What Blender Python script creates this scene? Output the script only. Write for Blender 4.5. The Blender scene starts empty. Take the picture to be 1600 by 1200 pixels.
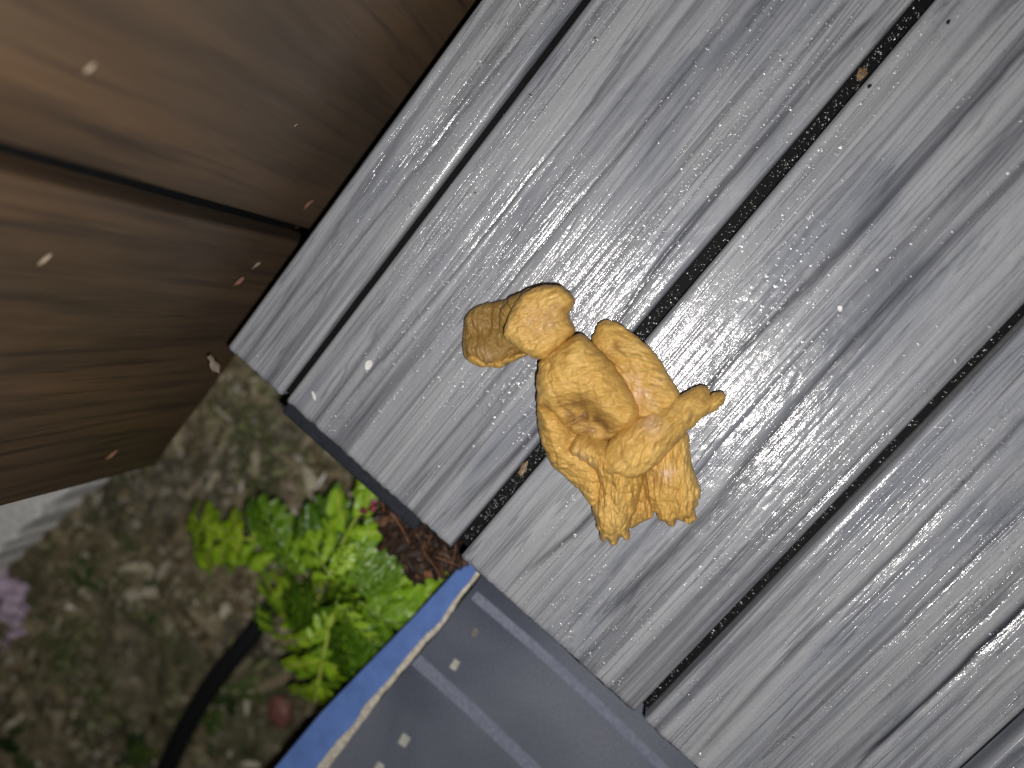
import bpy, math, random
import numpy as np
from mathutils import Matrix, Vector

random.seed(7)
RNG = np.random.default_rng(7)
SC = bpy.context.scene
COL = SC.collection

# ------------------------------------------------------------------ camera
CAM = np.array([0.1838, -0.0094, 0.4502])
AX = np.array([[0.62597366, 0.75961335, 0.17647817],
               [-0.75541177, 0.64683327, -0.10468896],
               [-0.19367508, -0.06778115, 0.97872145]])   # columns: right, up, back
FPX = 1212.4
cam_d = bpy.data.cameras.new('camera')
cam = bpy.data.objects.new('camera', cam_d)
COL.objects.link(cam)
m4 = Matrix.Identity(4)
for i in range(3):
    for j in range(3):
        m4[i][j] = AX[i][j]
    m4[i][3] = CAM[i]
cam.matrix_world = m4
cam_d.sensor_width = 36
cam_d.lens = 36 * FPX / 1600
cam_d.clip_start = 0.01
cam_d.clip_end = 200
cam_d.dof.use_dof = True
cam_d.dof.focus_distance = 0.44
cam_d.dof.aperture_fstop = 2.4
SC.camera = cam

# ------------------------------------------------------------------ night sky and the phone's own flash
W = bpy.data.worlds.new('World')
SC.world = W
W.use_nodes = True
wn = W.node_tree.nodes
sky = wn.new('ShaderNodeTexSky')
sky.sky_type = 'NISHITA'
sky.sun_disc = False
sky.sun_elevation = math.radians(-4)
sky.sun_rotation = math.radians(40)
W.node_tree.links.new(sky.outputs[0], wn['Background'].inputs[0])
wn['Background'].inputs[1].default_value = 0.10

fl_d = bpy.data.lights.new('phone_flash', 'POINT')
fl_d.shadow_soft_size = 0.0035
fl_d.energy = 8.6
fl_d.color = (1.0, 0.965, 0.93)
fl = bpy.data.objects.new('phone_flash', fl_d)
COL.objects.link(fl)
flp = CAM + AX[:, 0] * 0.018 - AX[:, 1] * 0.030
m5 = m4.copy()
for i in range(3):
    m5[i][3] = flp[i]
fl.matrix_world = m5

SC.view_settings.view_transform = 'Standard'
SC.view_settings.look = 'None'
SC.view_settings.exposure = 0.0
SC.view_settings.gamma = 1.0
SC.view_settings.use_curve_mapping = False


# ------------------------------------------------------------------ helpers
def ray(u, v):
    d = AX[:, 0] * (u - 800) / FPX - AX[:, 1] * (v - 600) / FPX - AX[:, 2]
    return d


def at(u, v, z=0.0):
    """survey of the place: where the line of sight (1600 px frame) meets the level z"""
    d = ray(u, v)
    return CAM + d * ((z - CAM[2]) / d[2])


def aty(u, v, y):
    d = ray(u, v)
    return CAM + d * ((y - CAM[1]) / d[1])


def mesh(name, V, F, mat=None, parent=None, smooth=True, attrs=None):
    me = bpy.data.meshes.new(name)
    me.from_pydata([tuple(map(float, v)) for v in V], [], [tuple(map(int, f)) for f in F])
    me.update()
    if smooth:
        me.polygons.foreach_set('use_smooth', [True] * len(me.polygons))
    if attrs:
        for k, a in attrs.items():
            at_ = me.attributes.new(k, 'FLOAT', 'POINT')
            at_.data.foreach_set('value', np.asarray(a, dtype=np.float32))
    o = bpy.data.objects.new(name, me)
    COL.objects.link(o)
    if mat:
        me.materials.append(mat)
    if parent:
        o.parent = parent
    return o


def empty(name, loc=(0, 0, 0)):
    o = bpy.data.objects.new(name, None)
    o.empty_display_size = 0.02
    o.location = tuple(float(c) for c in loc)
    COL.objects.link(o)
    return o


def tag(o, label=None, cat=None, group=None, kind=None):
    if label: o['label'] = label
    if cat: o['category'] = cat
    if group: o['group'] = group
    if kind: o['kind'] = kind
    return o


def hsh(ix, iy, iz, seed):
    n = (ix.astype(np.int64) * 374761393 + iy.astype(np.int64) * 668265263
         + iz.astype(np.int64) * 2147483647 + seed * 1274126177) & 0xffffffff
    n = ((n ^ (n >> 13)) * 1274126177) & 0xffffffff
    n = (n ^ (n >> 16)) & 0xffffffff
    return n / 4294967295.0


def noise(x, y, z=None, seed=0):
    x = np.asarray(x, float); y = np.asarray(y, float)
    z = np.zeros_like(x) if z is None else np.asarray(z, float)
    xi = np.floor(x); yi = np.floor(y); zi = np.floor(z)
    fx, fy, fz = x - xi, y - yi, z - zi
    fx = fx * fx * (3 - 2 * fx); fy = fy * fy * (3 - 2 * fy); fz = fz * fz * (3 - 2 * fz)
    r = 0
    for a in (0, 1):
        for b in (0, 1):
            for c in (0, 1):
                w = (fx if a else 1 - fx) * (fy if b else 1 - fy) * (fz if c else 1 - fz)
                r = r + w * hsh(xi + a, yi + b, zi + c, seed)
    return r * 2 - 1


def fbm(x, y, z=None, seed=0, octv=4):
    r = 0; a = 1.0; f = 1.0
    for k in range(octv):
        r = r + a * noise(x * f, y * f, None if z is None else z * f, seed + k * 17)
        a *= .5; f *= 2.03
    return r


def grid_faces(nu, nv, off=0, flip=False):
    i, j = np.meshgrid(np.arange(nu - 1), np.arange(nv - 1), indexing='ij')
    a = (i * nv + j).ravel() + off
    F = np.stack([a, a + nv, a + nv + 1, a + 1], 1)
    return F[:, ::-1] if flip else F


# ------------------------------------------------------------------ materials
class NT:
    def __init__(s, name):
        s.m = bpy.data.materials.new(name)
        s.m.use_nodes = True
        s.t = s.m.node_tree
        s.b = s.t.nodes['Principled BSDF']

    def n(s, typ, **kw):
        nd = s.t.nodes.new('ShaderNode' + typ)
        for k, v in kw.items():
            if k.startswith('_'):
                setattr(nd, k[1:], v)
        return nd

    def l(s, a, b):
        s.t.links.new(a, b)

    def coords(s, scale=(1, 1, 1), rot=(0, 0, 0)):
        tc = s.n('TexCoord'); mp = s.n('Mapping')
        mp.inputs['Scale'].default_value = scale
        mp.inputs['Rotation'].default_value = rot
        s.l(tc.outputs['Object'], mp.inputs['Vector'])
        return mp.outputs['Vector']

    def noise(s, vec, scale, detail=3, rough=.5, dist=0):
        nd = s.n('TexNoise')
        nd.inputs['Scale'].default_value = scale
        nd.inputs['Detail'].default_value = detail
        nd.inputs['Roughness'].default_value = rough
        nd.inputs['Distortion'].default_value = dist
        if vec is not None:
            s.l(vec, nd.inputs['Vector'])
        return nd.outputs['Fac']

    def ramp(s, fac, stops):
        r = s.n('ValToRGB')
        el = r.color_ramp.elements
        while len(el) > 1:
            el.remove(el[-1])
        for i, (p, c) in enumerate(stops):
            e = el[0] if i == 0 else el.new(p)
            e.position = p
            e.color = (*c, 1) if not isinstance(c, (int, float)) else (c, c, c, 1)
        s.l(fac, r.inputs['Fac'])
        return r.outputs['Color']

    def mix(s, fac, a, b, mode='MIX'):
        x = s.n('Mix', _data_type='RGBA', _blend_type=mode)
        for sock, v in ((x.inputs[0], fac), (x.inputs[6], a), (x.inputs[7], b)):
            if isinstance(v, bpy.types.NodeSocket):
                s.l(v, sock)
            elif isinstance(v, (int, float)):
                sock.default_value = v
            else:
                sock.default_value = (*v, 1)
        return x.outputs[2]

    def math(s, op, a, b=0.0):
        x = s.n('Math', _operation=op)
        for k, v in ((0, a), (1, b)):
            if isinstance(v, bpy.types.NodeSocket):
                s.l(v, x.inputs[k])
            else:
                x.inputs[k].default_value = v
        return x.outputs[0]

    def attr(s, name):
        a = s.n('Attribute')
        a.attribute_name = name
        return a.outputs['Fac']

    def bump(s, h, strength, dist, prev=None):
        b = s.n('Bump')
        b.inputs['Strength'].default_value = strength
        b.inputs['Distance'].default_value = dist
        s.l(h, b.inputs['Height'])
        if prev is not None:
            s.l(prev, b.inputs['Normal'])
        return b.outputs['Normal']

    def set(s, **kw):
        for k, v in kw.items():
            k = {'color': 'Base Color', 'rough': 'Roughness', 'normal': 'Normal', 'spec': 'Specular IOR Level',
                 'coat': 'Coat Weight', 'coat_rough': 'Coat Roughness', 'coat_normal': 'Coat Normal', 'ior': 'IOR',
                 'trans': 'Transmission Weight', 'sss': 'Subsurface Weight', 'metal': 'Metallic'}[k]
            sk = s.b.inputs[k]
            if isinstance(v, bpy.types.NodeSocket):
                s.l(v, sk)
            elif isinstance(v, (tuple, list)):
                sk.default_value = (*v, 1)
            else:
                sk.default_value = v
        return s


def deck_material():
    s = NT('wet_grey_composite')
    a = s.attr('streak')
    v1 = s.coords((2.6, 120, 120))
    n1 = s.noise(v1, 1.0, 5, .62, .25)
    v2 = s.coords((5, 330, 330))
    n2 = s.noise(v2, 1.0, 4, .6)
    v3 = s.coords((3.2, 14, 14))
    n3 = s.noise(v3, 1.3, 4, .6, .8)
    base = s.ramp(n1, [(.28, (.17, .175, .19)), (.40, (.30, .305, .315)), (.55, (.37, .373, .38)), (.75, (.415, .417, .42))])
    patch = s.ramp(n3, [(.34, (.62, .65, .72)), (.47, (.93, .94, .96)), (.7, (1.05, 1.04, 1.02))])
    c = s.mix(1.0, base, patch, 'MULTIPLY')
    f2 = s.ramp(n2, [(.28, 1.0), (.44, 0.0)])
    c = s.mix(s.math('MULTIPLY', f2, .6), c, (.10, .105, .13))
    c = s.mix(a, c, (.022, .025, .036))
    hv = s.noise(s.coords((1.9, 66, 66)), 1.0, 3, .55, .3)
    hl = s.ramp(hv, [(.0, 0.0), (.405, 0.0), (.42, 1.0), (.435, 0.0), (.485, 0.0), (.497, .9), (.51, 0.0), (.565, 0.0), (.578, .9), (.59, 0.0)])
    hm = s.ramp(s.noise(s.coords((9, 40, 40)), 1.0, 2, .5), [(.36, .4), (.56, 1.0)])
    hair = s.math('MULTIPLY', s.math('MULTIPLY', hl, hm), .6)
    c = s.mix(hair, c, (.055, .06, .08))
    c = s.mix(1.0, c, (.965, .99, 1.035), 'MULTIPLY')
    spk = s.noise(s.coords(), 900, 2, .6)
    c = s.mix(s.ramp(spk, [(.32, .35), (.42, 0.0)]), c, (.12, .12, .13))
    # wood emboss + the film of rain water on it
    e = s.bump(n2, .55, .0006)
    e = s.bump(n1, .4, .0014, e)
    e = s.bump(s.math('SUBTRACT', 1.0, hair), .6, .0006, e)
    w = s.bump(s.noise(s.coords((.5, 1.3, 1)), 420, 3, .6), .6, .0005, e)
    s.set(color=c, rough=s.ramp(n3, [(.35, .34), (.65, .55)]), normal=e, spec=.45, coat=.9, coat_rough=.12, coat_normal=w)
    s.b.inputs['Coat IOR'].default_value = 1.5
    return s.m


def fence_material():
    s = NT('wet_brown_fence_wood')
    n1 = s.noise(s.coords((28, 28, 2.6)), 1.2, 5, .6, .6)
    n2 = s.noise(s.coords((160, 160, 7)), 1.0, 4, .6)
    n3 = s.noise(s.coords((5, 5, 2.4)), 1.1, 3, .5)
    c = s.ramp(n1, [(.25, (.036, .022, .013)), (.42, (.066, .041, .023)), (.55, (.090, .055, .030)), (.75, (.118, .068, .035))])
    c = s.mix(s.ramp(n2, [(.34, .8), (.50, 0.0)]), c, (.03, .02, .014))
    c = s.mix(s.ramp(n3, [(.4, .0), (.68, .55)]), c, (.075, .060, .046))
    # the lowest few centimetres of the boards are darker in colour
    tc = s.n('TexCoord'); sx = s.n('SeparateXYZ'); s.l(tc.outputs['Object'], sx.inputs[0])
    h = s.math('ADD', sx.outputs[2], s.math('MULTIPLY', s.math('SUBTRACT', n1, .5), .05))
    damp = s.ramp(s.math('MULTIPLY_ADD', h, 1.0), [(0, 1.0), (1, 0.0)])  # unused ramp, darker towards the bottom
    mr = s.n('MapRange'); s.l(h, mr.inputs[0])
    mr.inputs[1].default_value = -.03; mr.inputs[2].default_value = .035
    mr.inputs[3].default_value = .2; mr.inputs[4].default_value = 0
    c = s.mix(mr.outputs[0], c, (.022, .012, .006))
    e = s.bump(n2, .45, .0008)
    e = s.bump(n1, .4, .002, e)
    w = s.bump(s.noise(s.coords((1, 1, .6)), 420, 2, .5), .3, .0005, e)
    s.set(color=c, rough=.6, normal=e, spec=.3, coat=.12, coat_rough=.25, coat_normal=w)
    return s.m


def simple(name, col, rough=.6, nscale=120, var=.35, bump=.3, coat=0.0, spec=.4, dist=.001, stretch=(1, 1, 1)):
    s = NT(name)
    n = s.noise(s.coords(stretch), nscale, 4, .6)
    lo = tuple(c * (1 - var) for c in col); hi = tuple(min(1, c * (1 + var)) for c in col)
    c = s.ramp(n, [(.3, lo), (.7, hi)])
    e = s.bump(n, bump, dist)
    s.set(color=c, rough=rough, normal=e, spec=spec, coat=coat, coat_rough=.2)
    return s.m


def rand_mat(name, stops, rough=.7, nscale=300, coat=.15, attrname='tone', bumpd=.0008):
    s = NT(name)
    c = s.ramp(s.attr(attrname), stops)
    n = s.noise(s.coords(), nscale, 4, .6)
    c = s.mix(1.0, c, s.ramp(n, [(.3, .6), (.7, 1.25)]), 'MULTIPLY')
    s.set(color=c, rough=rough, normal=s.bump(n, .4, bumpd), coat=coat, coat_rough=.2, spec=.4)
    return s.m


def soil_material():
    s = NT('damp_soil')
    n = s.noise(s.coords(), 55, 6, .7)
    g = s.noise(s.coords(), 9, 4, .6, .4)
    c = s.ramp(n, [(.3, (.07, .06, .034)), (.5, (.17, .145, .088)), (.68, (.29, .25, .16))])
    c = s.mix(s.ramp(g, [(.48, 0.0), (.58, .75)]), c, (.045, .062, .02))
    s.set(color=c, rough=.75, normal=s.bump(n, .8, .004), coat=.15, coat_rough=.25)
    return s.m


def leaf_material():
    s = NT('fresh_green_leaf')
    n = s.noise(s.coords(), 160, 4, .6)
    oi = s.n('ObjectInfo')
    c = s.ramp(s.attr('vein'), [(0, (.235, .43, .018)), (1, (.42, .58, .10))])
    tone = s.ramp(oi.outputs['Random'], [(0, (.22, .32, .20)), (.45, (.85, .92, .75)), (1, (1.5, 1.3, 1.2))])
    c = s.mix(1.0, c, tone, 'MULTIPLY')
    c = s.mix(1.0, c, s.ramp(n, [(.3, .75), (.7, 1.15)]), 'MULTIPLY')
    e = s.bump(n, .35, .0012)
    s.set(color=c, rough=.5, normal=e, spec=.4, coat=.25, coat_rough=.22)
    return s.m


def dropping_material(name, k):
    s = NT(name)
    n = s.noise(s.coords(), 260, 5, .65)
    g = s.noise(s.coords((1, 1, 1)), 45, 4, .6, .5)
    f = s.noise(s.coords((260, 900, 500), (0, 0, .7)), 1.0, 4, .65)
    c = s.ramp(g, [(.28, (.50 * k, .30 * k, .078 * k)), (.5, (.58 * k, .355 * k, .092 * k)), (.72, (.68 * k, .45 * k, .145 * k))])
    c = s.mix(s.ramp(n, [(.30, .5), (.42, 0.0)]), c, (.24 * k, .11 * k, .025 * k))
    c = s.mix(s.attr('brown'), c, (.20, .10, .028))
    c = s.mix(s.attr('pale'), c, (.66, .46, .33))  # wet highlights put into the colour as pinkish patches
    e = s.bump(n, .5, .0010)
    e = s.bump(f, .55, .0008, e)
    s.set(color=c, rough=.58, normal=e, spec=.35, coat=.12, coat_rough=.22, sss=.0)
    return s.m


M = {
    'deck': deck_material(), 'fence': fence_material(), 'soil': soil_material(), 'leaf': leaf_material(),
    'drop': dropping_material('ochre_droppings', 1.0), 'drop_dark': dropping_material('brown_droppings', .50),
    'fascia': simple('dark_navy_fascia', (.022, .025, .036), .5, 200, .3, .3, .2),
    'void': simple('matte_black', (.004, .004, .0045), .7, 400, .3, .5, .0, spec=.15, dist=.0006),  # shade of deck slots and fence gap put in as black; also crumbs
    'concrete': simple('pale_concrete', (.88, .86, .81), .8, 180, .25, .5),
    'hose': simple('black_rubber_hose', (.012, .013, .015), .45, 300, .2, .15, .05),
    'blue': simple('bright_blue_paint', (.15, .27, .66), .5, 60, .16, .12, .1, dist=.0006),
    'cream': simple('worn_cream_edge', (.62, .57, .47), .7, 260, .35, .5),
    'purple': simple('mauve_petals', (.52, .42, .53), .6, 150, .35, .4),
    'magenta': simple('magenta_petals', (.33, .03, .10), .5, 200, .3, .3, .2),
    'petal': simple('pale_pink_petal', (.36, .17, .125), .5, 250, .35, .3, .3),
    'petal_pale': simple('cream_petal', (.45, .36, .27), .5, 250, .25, .3, .3),
    'white': simple('white_fleck', (.8, .8, .78), .5, 300, .08, .3, .3),
    'seed': simple('tan_seed', (.20, .135, .075), .6, 700, .8, .5, .2),
    'redstone': simple('reddish_stone', (.20, .085, .07), .6, 120, .35, .4, .2),
    'tanstone': simple('tan_stone', (.24, .19, .14), .7, 120, .3, .5, .15),
}
sl = NT('slate_blue_lid')
n = sl.noise(sl.coords((6, 6, 6)), 1.0, 3, .5, .6)
n2 = sl.noise(sl.coords(), 500, 3, .6)
c = sl.ramp(n, [(.34, (.065, .075, .105)), (.5, (.14, .155, .20)), (.68, (.19, .205, .25))])
c = sl.mix(1.0, c, sl.ramp(n2, [(.3, .85), (.7, 1.1)]), 'MULTIPLY')
sl.set(color=c, rough=.45, normal=sl.bump(n2, .2, .0005), coat=.15, coat_rough=.3)
M['slate'] = sl.m
M['rib'] = simple('pale_slate_rib', (.215, .24, .31), .5, 300, .2, .2, .1)
wt = NT('rain_water')
fr = wt.n('Fresnel'); fr.inputs['IOR'].default_value = 1.45
gl = wt.n('BsdfAnisotropic'); gl.inputs['Roughness'].default_value = .20
tr = wt.n('BsdfTransparent'); mx = wt.n('MixShader')
wt.l(wt.math('MINIMUM', fr.outputs[0], .055), mx.inputs[0]); wt.l(tr.outputs[0], mx.inputs[1]); wt.l(gl.outputs[0], mx.inputs[2])
wt.l(mx.outputs[0], wt.t.nodes['Material Output'].inputs['Surface'])
M['water'] = wt.m
M['gravel'] = rand_mat('mixed_gravel', [(0, (.09, .075, .05)), (.4, (.19, .165, .12)), (.75, (.32, .28, .21)), (1, (.52, .49, .41))], .6)
M['bark'] = rand_mat('brown_bark', [(0, (.02, .011, .007)), (.6, (.05, .026, .015)), (.9, (.10, .05, .027)), (1, (.28, .13, .06))], .65)
M['litter'] = rand_mat('leaf_litter', [(0, (.12, .10, .055)), (.45, (.25, .205, .12)), (.8, (.31, .265, .16)), (1, (.66, .62, .48))], .65)
M['moss'] = rand_mat('dark_moss', [(0, (.06, .07, .024)), (.6, (.15, .165, .065)), (1, (.30, .32, .15))], .6)

# ------------------------------------------------------------------ ground
GZ = -0.20


def ground_h(x, y):
    return GZ + .012 * fbm(x * 9, y * 9, seed=3, octv=3) + .004 * fbm(x * 70, y * 70, seed=9, octv=3)


def nonuni(lo, hi, step, far):
    mid = np.arange(lo, hi, step)
    out = np.geomspace(step, far, 26)
    return np.concatenate([lo - out[::-1], mid, hi + out])


gx = nonuni(-.62, .12, .0035, 12.0); gy = nonuni(-.42, .55, .0035, 12.0)
X, Y = np.meshgrid(gx, gy, indexing='ij')
Z = ground_h(X, Y)
g = mesh('ground', np.stack([X.ravel(), Y.ravel(), Z.ravel()], 1), grid_faces(len(gx), len(gy)), M['soil'])
tag(g, 'damp dark brown garden soil below the deck end', kind='structure')


def concrete_slab():
    # pale paving slab beyond the brown fence, its worn edge runs across the lower left of the view
    z = -.11
    a = at(-420, 960, z); b = at(118, 752, z); c = at(-60, 600, z); d = at(-620, 700, z)
    a = at(-200, 1040, z)
    P = [a, b, c, d]
    cen = sum(P) / 4
    V = []; n_ = 40
    bound = []
    for k in range(4):
        p, q = P[k], P[(k + 1) % 4]
        for i in range(n_):
            t = i / n_
            r_ = p * (1 - t) + q * t
            bound.append(r_ + RNG.normal(0, .0012, 3) * [1, 1, 0])
    bound = np.array(bound)
    nb = len(bound)
    rings = [(1.0, -.05), (1.0, -.004), (.985, 0), (.7, 0), (.35, 0)]
    for s_, dz in rings:
        p = cen + (bound - cen) * s_
        p[:, 2] = z + dz
        V.append(p)
    V.append(np.array([[cen[0], cen[1], z]]))
    V = np.concatenate(V)
    F = []
    for r_ in range(4):
        for i in range(nb):
            F.append((r_ * nb + i, r_ * nb + (i + 1) % nb, (r_ + 1) * nb + (i + 1) % nb, (r_ + 1) * nb + i))
    for i in range(nb):
        F.append((4 * nb + i, 4 * nb + (i + 1) % nb, 5 * nb))
    o = mesh('paving_slab', V, F, M['concrete'], smooth=False)
    tag(o, 'pale concrete paving slab showing past the lower end of the brown fence', 'paving')


concrete_slab()

# ------------------------------------------------------------------ deck boards
BW = .146
EDGE = .1954
grooves = []          # furrows, both cut in and coloured dark, as polylines in deck coordinates


def gr(pts, w, dep, dark):
    P = np.array([at(u, v, 0)[:2] for u, v in pts])
    o = np.argsort(P[:, 0])
    grooves.append((P[o], w, dep, dark))


gr([(690, 832), (840, 668), (1045, 395), (1160, 255), (1300, 88), (1390, 0)], .0022, .0011, .75)
gr([(1790, -80), (1600, 78), (1450, 240), (1275, 435), (1150, 560), (900, 830), (800, 915)], .0018, .0009, .8)
gr([(1800, 80), (1600, 262), (1400, 462), (1300, 575), (1120, 790), (930, 980)], .0040, .0010, .75)
gr([(1330, 1200), (1450, 1095), (1600, 952), (1800, 770)], .0026, .0013, 1.0)
gr([(1075, 1200), (1200, 1060), (1400, 870), (1600, 660), (1780, 480)], .0022, .0008, .55)
gr([(395, 570), (560, 375), (700, 205), (830, 40)], .0016, .0007, .5)
gr([(555, 735), (700, 560), (960, 250), (1160, 0)], .0014, .0006, .5)
gr([(500, 672), (700, 440), (900, 190), (1040, 0)], .0012, .0006, .5)
gr([(620, 780), (760, 610), (1000, 330), (1230, 60)], .0012, .0006, .45)
gr([(1180, 1200), (1420, 975), (1600, 800)], .0014, .0006, .5)
gr([(870, 1000), (1100, 730), (1330, 470), (1600, 190)], .0015, .0006, .45)
gr([(1500, 1005), (1600, 905)], .0015, .0007, .5)


def make_board(parent, y0, y1, x0, seed):
    fine = np.concatenate([[x0, x0 + .0008], np.arange(x0 + .0022, .78, .0021)])
    xs = np.concatenate([fine, np.linspace(.80, 1.4, 14)])
    r = .0036
    ang = np.linspace(0, math.pi / 2, 5)
    lo = [(y0, -.024), (y0, -.012)] + [(y0 + r - r * math.cos(a), -r + r * math.sin(a)) for a in ang]
    hi = [(2 * 0 + y1 - (p - y0), z) for p, z in lo[::-1]]
    mid = [(y, 0.0) for y in np.arange(y0 + r + .0007, y1 - r - .0005, .00072)]
    prof = np.array(lo + mid + hi)
    nx, ny = len(xs), len(prof)
    X = np.repeat(xs[:, None], ny, 1); Y = np.repeat(prof[None, :, 0], nx, 0).copy(); Z = np.repeat(prof[None, :, 1], nx, 0).copy()
    # factor: relief only on the top face
    top = np.clip((Z + r) / r, 0, 1)
    wob = .0020 * noise(X * 5, Y * 10, seed=seed) + .0005 * noise(X * 22, Y * 30, seed=seed + 5)
    fine_n = fbm(X * 7 + seed, (Y + wob) * 260, seed=seed, octv=3)
    mid_n = fbm(X * 2.6 + seed * 3, (Y + wob) * 120, seed=seed + 2, octv=3)
    grit = noise(X * 260, Y * 520, seed=seed + 40) * np.clip(.55 + .9 * fbm(X * 9, Y * 26, seed=seed + 41, octv=3), .15, 1.2)
    h = .00016 * fine_n + .00018 * mid_n + .00015 * grit
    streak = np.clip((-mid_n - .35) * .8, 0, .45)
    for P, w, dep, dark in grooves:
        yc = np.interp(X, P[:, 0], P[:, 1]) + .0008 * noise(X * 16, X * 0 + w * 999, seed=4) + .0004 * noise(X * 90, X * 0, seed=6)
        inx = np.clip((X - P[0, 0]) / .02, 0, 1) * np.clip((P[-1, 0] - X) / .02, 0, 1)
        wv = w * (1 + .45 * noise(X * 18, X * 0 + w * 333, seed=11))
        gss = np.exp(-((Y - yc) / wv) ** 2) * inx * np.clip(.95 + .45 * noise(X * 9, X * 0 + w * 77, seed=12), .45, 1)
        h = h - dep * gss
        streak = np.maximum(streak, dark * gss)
    Z += h * top
    endr = np.clip(1 - (X - x0) / .0022, 0, 1)
    Z -= top * .0020 * endr ** 2
    X = X + (X < x0 + .0005) * .0007 * noise(Y * 300, Y * 0, seed=seed)
    V = np.stack([X.ravel(), Y.ravel(), Z.ravel()], 1)
    F = [tuple(f) for f in grid_faces(nx, ny, 0, False)]
    F.append(tuple(range(ny)))
    F.append(tuple((nx - 1) * ny + k for k in reversed(range(ny))))
    bt = len(V)
    F.append((0, (nx - 1) * ny, (nx - 1) * ny + ny - 1, ny - 1))
    st = streak * top
    return mesh('deck_board', V, F, M['deck'], parent, True, {'streak': st.ravel()})


deck = empty('deck', (0, 0, 0))
tag(deck, 'raised deck of wet grey wood grain composite boards', 'deck', kind='structure')
spans = [(BW + .0024, EDGE), (.0041, BW - .0026), (-BW + .0038, -.0041), (-2 * BW + .0038, -BW - .0038), (-3 * BW + .0045, -2 * BW - .0038), (-4 * BW + .0045, -3 * BW - .0045)]
for i, (a, b) in enumerate(spans):
    make_board(deck, a, b, 0.0, 21 + i * 13)


def box(name, lo, hi, mat, parent=None, bev=.0015):
    lo = np.array(lo, float); hi = np.array(hi, float)
    o = mesh(name, [(x, y, z) for x in (lo[0], hi[0]) for y in (lo[1], hi[1]) for z in (lo[2], hi[2])],
             [(0, 1, 3, 2), (4, 6, 7, 5), (0, 4, 5, 1), (2, 3, 7, 6), (0, 2, 6, 4), (1, 5, 7, 3)], mat, parent, False)
    m = o.modifiers.new('bevel', 'BEVEL'); m.width = bev; m.segments = 2
    return o


for k, yy in enumerate((BW, 0.0, -BW, -2 * BW, -3 * BW)):
    # near-black filler strip added in each slot to keep it dark, carries droplets
    hw_ = .0023 if k == 0 else (.0040 if k == 1 else .0037)
    box('gap_strip', (.003, yy - hw_, -.031), (1.4, yy + hw_, -.013 if k else -.0055), M['void'], deck, .0003)
box('fascia', (-.019, .030, -.115), (-.003, BW + .004, -.027), M['fascia'], deck)
for yy in (-.40, -.10, .13):
    pass
box('joist', (.02, -.60, -.19), (.058, EDGE - .01, -.0325), M['fascia'], deck)
box('joist', (.45, -.60, -.19), (.488, EDGE - .01, -.0325), M['fascia'], deck)

# ------------------------------------------------------------------ rain drops
t_ = (1 + 5 ** .5) / 2
ICO = np.array([(-1, t_, 0), (1, t_, 0), (-1, -t_, 0), (1, -t_, 0), (0, -1, t_), (0, 1, t_), (0, -1, -t_), (0, 1, -t_), (t_, 0, -1), (t_, 0, 1), (-t_, 0, -1), (-t_, 0, 1)])
ICO = ICO / np.linalg.norm(ICO[0])
ICF = np.array([(0, 11, 5), (0, 5, 1), (0, 1, 7), (0, 7, 10), (0, 10, 11), (1, 5, 9), (5, 11, 4), (11, 10, 2), (10, 7, 6), (7, 1, 8), (3, 9, 4), (3, 4, 2), (3, 2, 6), (3, 6, 8), (3, 8, 9), (4, 9, 5), (2, 4, 11), (6, 2, 10), (8, 6, 7), (9, 8, 1)])


def subdiv(V, F):
    V = [tuple(v) for v in V]; cache = {}; out = []

    def md(a, b):
        k = (min(a, b), max(a, b))
        if k not in cache:
            p = (np.array(V[a]) + np.array(V[b])) / 2
            V.append(tuple(p / np.linalg.norm(p))); cache[k] = len(V) - 1
        return cache[k]
    for a, b, c in F:
        x, y, z = md(a, b), md(b, c), md(c, a)
        out += [(a, x, z), (b, y, x), (c, z, y), (x, y, z)]
    return np.array(V), np.array(out)


def blobs(name, pts, sx, sy, sz, rot, mat, base=(ICO, ICF), tone=None, jitter=0.0, tilt=0.0, smooth=True, parent=None):
    V0, F0 = base
    n = len(pts); nv = len(V0)
    P = np.repeat(V0[None], n, 0).copy()
    if jitter:
        P *= 1 + RNG.uniform(-jitter, jitter, (n, nv, 1))
    P[:, :, 0] *= np.asarray(sx)[:, None]; P[:, :, 1] *= np.asarray(sy)[:, None]; P[:, :, 2] *= np.asarray(sz)[:, None]
    if tilt:
        a = RNG.uniform(-tilt, tilt, n); c_, s_ = np.cos(a)[:, None], np.sin(a)[:, None]
        x, z = P[:, :, 0].copy(), P[:, :, 2].copy()
        P[:, :, 0] = x * c_ - z * s_; P[:, :, 2] = x * s_ + z * c_
        a = RNG.uniform(-tilt, tilt, n); c_, s_ = np.cos(a)[:, None], np.sin(a)[:, None]
        y, z = P[:, :, 1].copy(), P[:, :, 2].copy()
        P[:, :, 1] = y * c_ - z * s_; P[:, :, 2] = y * s_ + z * c_
    c_, s_ = np.cos(rot)[:, None], np.sin(rot)[:, None]
    x, y = P[:, :, 0].copy(), P[:, :, 1].copy()
    P[:, :, 0] = x * c_ - y * s_; P[:, :, 1] = x * s_ + y * c_
    P += np.asarray(pts)[:, None, :]
    F = (np.repeat(F0[None], n, 0) + (np.arange(n) * nv)[:, None, None]).reshape(-1, 3)
    at_ = None
    if tone is not None:
        at_ = {'tone': np.repeat(tone, nv)}
    return mesh(name, P.reshape(-1, 3), F, mat, parent, smooth, at_)


DROPB = subdiv(ICO, ICF)


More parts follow.
